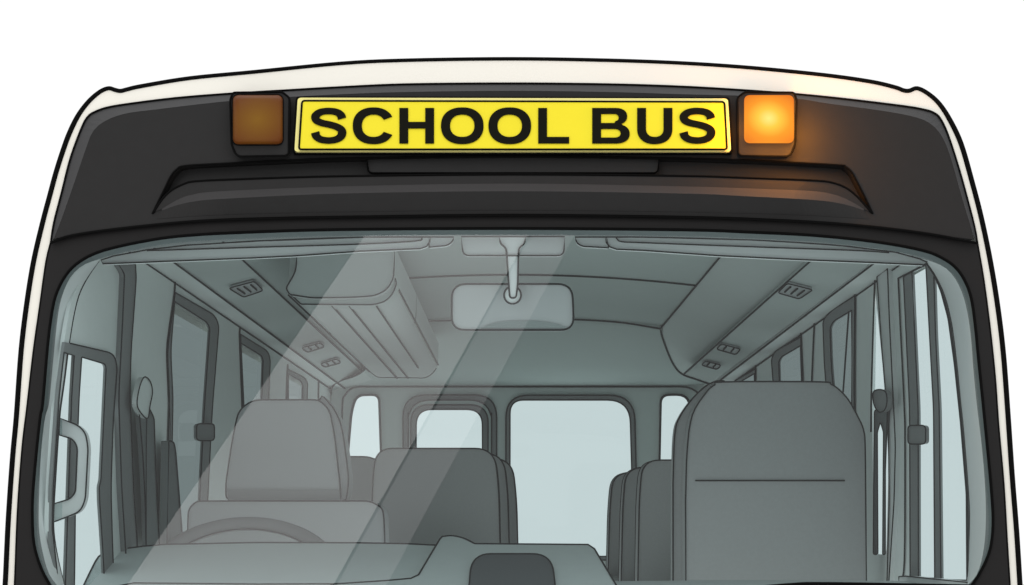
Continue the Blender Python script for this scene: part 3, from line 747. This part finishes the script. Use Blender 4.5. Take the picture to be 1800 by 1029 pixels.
seams('seam', rwall, [mpx(cr(c, 5), RW, .012) for c in ([(601, 800), (602, 711), (606.8, 695), (616, 684.5), (630, 680.5), (660, 680), (900, 680), (1150, 680), (1198, 680), (1214, 683), (1226, 690)], [(582, 689), (580, 711), (578, 800)])])
def rear_window(name, O, holes, mid=None):
    f = plate(name, bus, [O] + holes, lambda x, y, o=0: RW(x, y, .01 + o), (0, .03, 0), FRAMEM, 1.3, 'frame_edge', None, .002, True)
    bm = bmesh.new(); vs = [bm.verts.new(RW(x, y, -.02)) for x, y in O]
    for t in tessellate_polygon([[Vector((x, y, 0)) for x, y in O]]): bm.faces.new([vs[i] for i in t])
    link('pane', bm, SKG, f)
    return f
def inset(l, d):
    cx = sum(p[0] for p in l) / len(l); cy = sum(p[1] for p in l) / len(l)
    return [(x - d * (1 if x > cx else -1), y - d * (1 if y > cy else -1)) for x, y in l]
rear_window('quarter_window', Q1, [inset(Q1, 1.5)])
rear_window('quarter_window', Q2, [inset(Q2, 1.5)])
rd = rear_window('rear_door_window', D1, [D1i])
plate('frame_step', rd, [inset(D1, 9), D1m], lambda x, y, o=0: RW(x, y, .02 + o), (0, .015, 0), CEILM, 1.2, 'step_edge', None, .002, True)
rear_window('rear_door_window', D2, [D2i])
bm = bmesh.new()
fl = [V(-.9, -.1, EYE - 1.2), V(.95, -.1, EYE - 1.2), V(.95, YR, EYE - 1.2), V(-.9, YR, EYE - 1.2)]
lo = [bm.verts.new(p) for p in fl]; hi = [bm.verts.new(p + V(0, 0, -.05)) for p in fl]
bm.faces.new(lo); bm.faces.new(hi)
for i in range(4): bm.faces.new((lo[i], lo[(i + 1) % 4], hi[(i + 1) % 4], hi[i]))
link('cabin_floor', bm, FLOORM, bus)

# ---------------------------------------------------------------- seats
def passenger_seat(x0, x1, ytop, y, m=SEATM, h=250, dep=.13, rl=60, rr=60):
    loop = rnd([(x0, ytop + h), (x0 + 4, ytop + 60), (x0 + 10, ytop), (x1 - 12, ytop), (x1 - 4, ytop + 70), (x1, ytop + h)], [0, 30, rl, rr, 30, 0], 8)
    s = plate('passenger_seat', bus, [loop], at(y), (0, dep, 0), m, 1.3, back=True)
    bm = bmesh.new()     # cushion
    slab(bm, [rnd([(x0 + 2, ytop + h - 10), (x1 - 2, ytop + h - 10), (x1 - 2, ytop + h + 45), (x0 + 2, ytop + h + 45)], 12)], at(y - .42), (0, .44, 0))
    link('seat_cushion', bm, m, s)
    return s
passenger_seat(651, 881, 788.5, 2.0)
passenger_seat(690, 897, 797, 2.7, h=240); passenger_seat(715, 912, 806, 3.4, h=200, rr=70)
passenger_seat(478, 684, 803, 2.7, h=220, rr=40)
passenger_seat(1120, 1345, 809, 2.0, h=270, rl=95); passenger_seat(1091, 1290, 822, 2.7, h=230, rl=80); passenger_seat(1068, 1240, 831, 3.4, h=200, rl=55)
# front passenger seat, tall and near
fp = [(1206, 1120), (1205, 880), (1208, 790), (1217, 730), (1240, 692), (1256, 677), (1275, 671.5), (1441, 671.5), (1461, 676), (1476, 686), (1492, 704), (1507, 731), (1518, 756), (1521, 790), (1522, 900), (1524, 1120)]
FPY = .88
fps = plate('front_seat', bus, [[fp[0]] + cr(fp[1:-1], 4) + [fp[-1]]], at(FPY), (0, .11, 0), SEATM, 1.3, back=True)
seams('stitch_line', fps, [[P(1222, 845, FPY - .003), P(1485, 845, FPY - .003)]], 1.3)
sd = [(1183, 1120), (1183, 850), (1186, 765), (1195, 733), (1219, 699), (1246, 675.5), (1273, 670), (1277, 690), (1262, 800), (1262, 1120)]
plate('side_bolster', fps, [[sd[0]] + cr(sd[1:-2], 4) + sd[-2:]], at(FPY + .10), (0, .06, 0), SEATM, 1.3)
# driver's seat
DY = 1.15
hr = rnd([(397, 880), (397, 850), (408, 775), (419, 722), (444, 703), (562, 703), (580, 722), (589, 770), (598, 855), (599, 880)], [12, 10, 20, 22, 18, 12, 18, 20, 10, 8])
shl = rnd([(326, 1050), (331, 895), (345, 881), (651, 881), (672, 893), (675, 910), (680, 1050)], [0, 20, 12, 20, 12, 10, 0])
ds = plate('driver_seat', bus, [shl], at(DY - .02), (0, .16, 0), DSEATM, 1.3)
hd = plate('headrest', ds, [hr], at(DY), (0, .17, 0), DSEATM, 1.3)
hro = cr([(562, 702.5), (580, 710.5), (593, 731), (602, 758), (610, 815), (612.6, 843), (610, 870), (605, 880), (580, 880), (560, 800)], 4, True)
plate('headrest_side', ds, [hro], at(DY + .03), (0, .12, 0), DSEATM, 1.3)
plate('headrest_hem', ds, [[(399, 861), (596, 861), (598, 880), (402, 880)]], at(DY - .006), (0, .01, 0), FRAMEM, 0)

# ---------------------------------------------------------------- dashboard, steering wheel
def dash_map(dy): return lambda x, y, o=0: P(x, y, .62 - (y - 940) / 90 * .40 + dy - o)
DB = dash_map(0)
hood = [(140, 1045), (147, 1029), (157, 1008), (167, 988), (173, 979), (181, 973), (195, 968.5), (221, 964.5), (252, 960.5), (288, 957.5), (450, 954), (624, 954.5), (712, 956), (766, 958.7), (800, 960), (800, 1075), (140, 1075)]
db = plate('dashboard', bus, [hood + []], lambda x, y, o=0: DB(x, y, -.01 + o), (0, .02, -.02), DASHM, 1.5, 'dash_edge')
cons = cr([(735.7, 1010.6), (752.7, 982), (773, 948)], 4) + cr([(777, 943.5), (794, 942), (814, 946), (834.8, 956)], 5) + [(900, 956.5), (1034, 957.5), (1045, 965), (1090, 1040), (1090, 1075), (560, 1075), (560, 1040), (586, 1027), (678, 1021), (722, 1017)]
plate('centre_console', bus, [cons], lambda x, y, o=0: DB(x, y, .06 + o), (0, .03, -.02), DASHM, 1.5, 'console_edge')
plate('dash_screen', bus, [rnd([(822, 1060), (829, 973.7), (970, 973.7), (979, 1060)], [0, 34, 34, 0], 8)], lambda x, y, o=0: DB(x, y, .09 + o), (0, .03, 0), SCREENM, 1.4, 'screen_edge')
# lower dash lip in front of the driver
plate('dash_lip', bus, [[(200, 1032), (235, 1025), (450, 1027), (586, 1026.5), (678, 1022), (678, 1060), (200, 1060)]], lambda x, y, o=0: DB(x, y, .03 + o), (0, .02, 0), SEATM, 1.3, 'lip_edge')
# passenger side dash low in the frame
plate('dash_shelf', bus, [[(1080, 1033), (1340, 1031), (1700, 1033), (1700, 1075), (1080, 1075)]], lambda x, y, o=0: P(x, y, .25 - o), (0, .3, 0), DASHM, 1.2, 'shelf_edge')
# steering wheel: a tilted ring
SY = .80
c = P(425, 1026, SY)
s_ = (D + SY) / FP
a_, b_ = 165 * s_, 104 * s_
rad = a_; tilt = math.acos(min(1, b_ / a_))
rim = 14.5 * s_
bm = bmesh.new()
NS, NT = 72, 14
vs = []
for i in range(NS):
    th = 2 * math.pi * i / NS; ring = []
    for j in range(NT):
        ph = 2 * math.pi * j / NT
        rr = rad + rim * math.cos(ph); h = rim * math.sin(ph)
        x = rr * math.cos(th); u = rr * math.sin(th)
        ring.append(bm.verts.new(c + V(x, u * math.sin(tilt) * .6 - h * math.cos(tilt) * .8, u * math.cos(tilt) + h * math.sin(tilt) * .8)))
    vs.append(ring)
for i in range(NS):
    for j in range(NT):
        bm.faces.new((vs[i][j], vs[(i + 1) % NS][j], vs[(i + 1) % NS][(j + 1) % NT], vs[i][(j + 1) % NT]))
WHEELM = mat('steering_wheel_grey', (.15, .16, .163), .6, .15, .03)
sw = link('steering_wheel', bm, WHEELM, bus, True)
bm = bmesh.new()
for k in (1, -1):
    e = []
    for i in range(NS):
        th = 2 * math.pi * i / NS
        rr = rad + k * rim
        e.append(c + V(rr * math.cos(th), rr * math.sin(th) * math.sin(tilt) * .6 - .004, rr * math.sin(th) * math.cos(tilt)))
    tube(bm, e, 1.2, True)
link('rim_ink_line', bm, LINE, sw, True)
bm = bmesh.new()
for dx, dz in ((-.9, -.1), (.9, -.1), (0, -.9)):
    tube(bm, [c, c + V(rad * dx, rad * dz * math.sin(tilt) * .6, rad * dz * math.cos(tilt))], 14)
link('spokes', bm, DSEATM, sw, True)
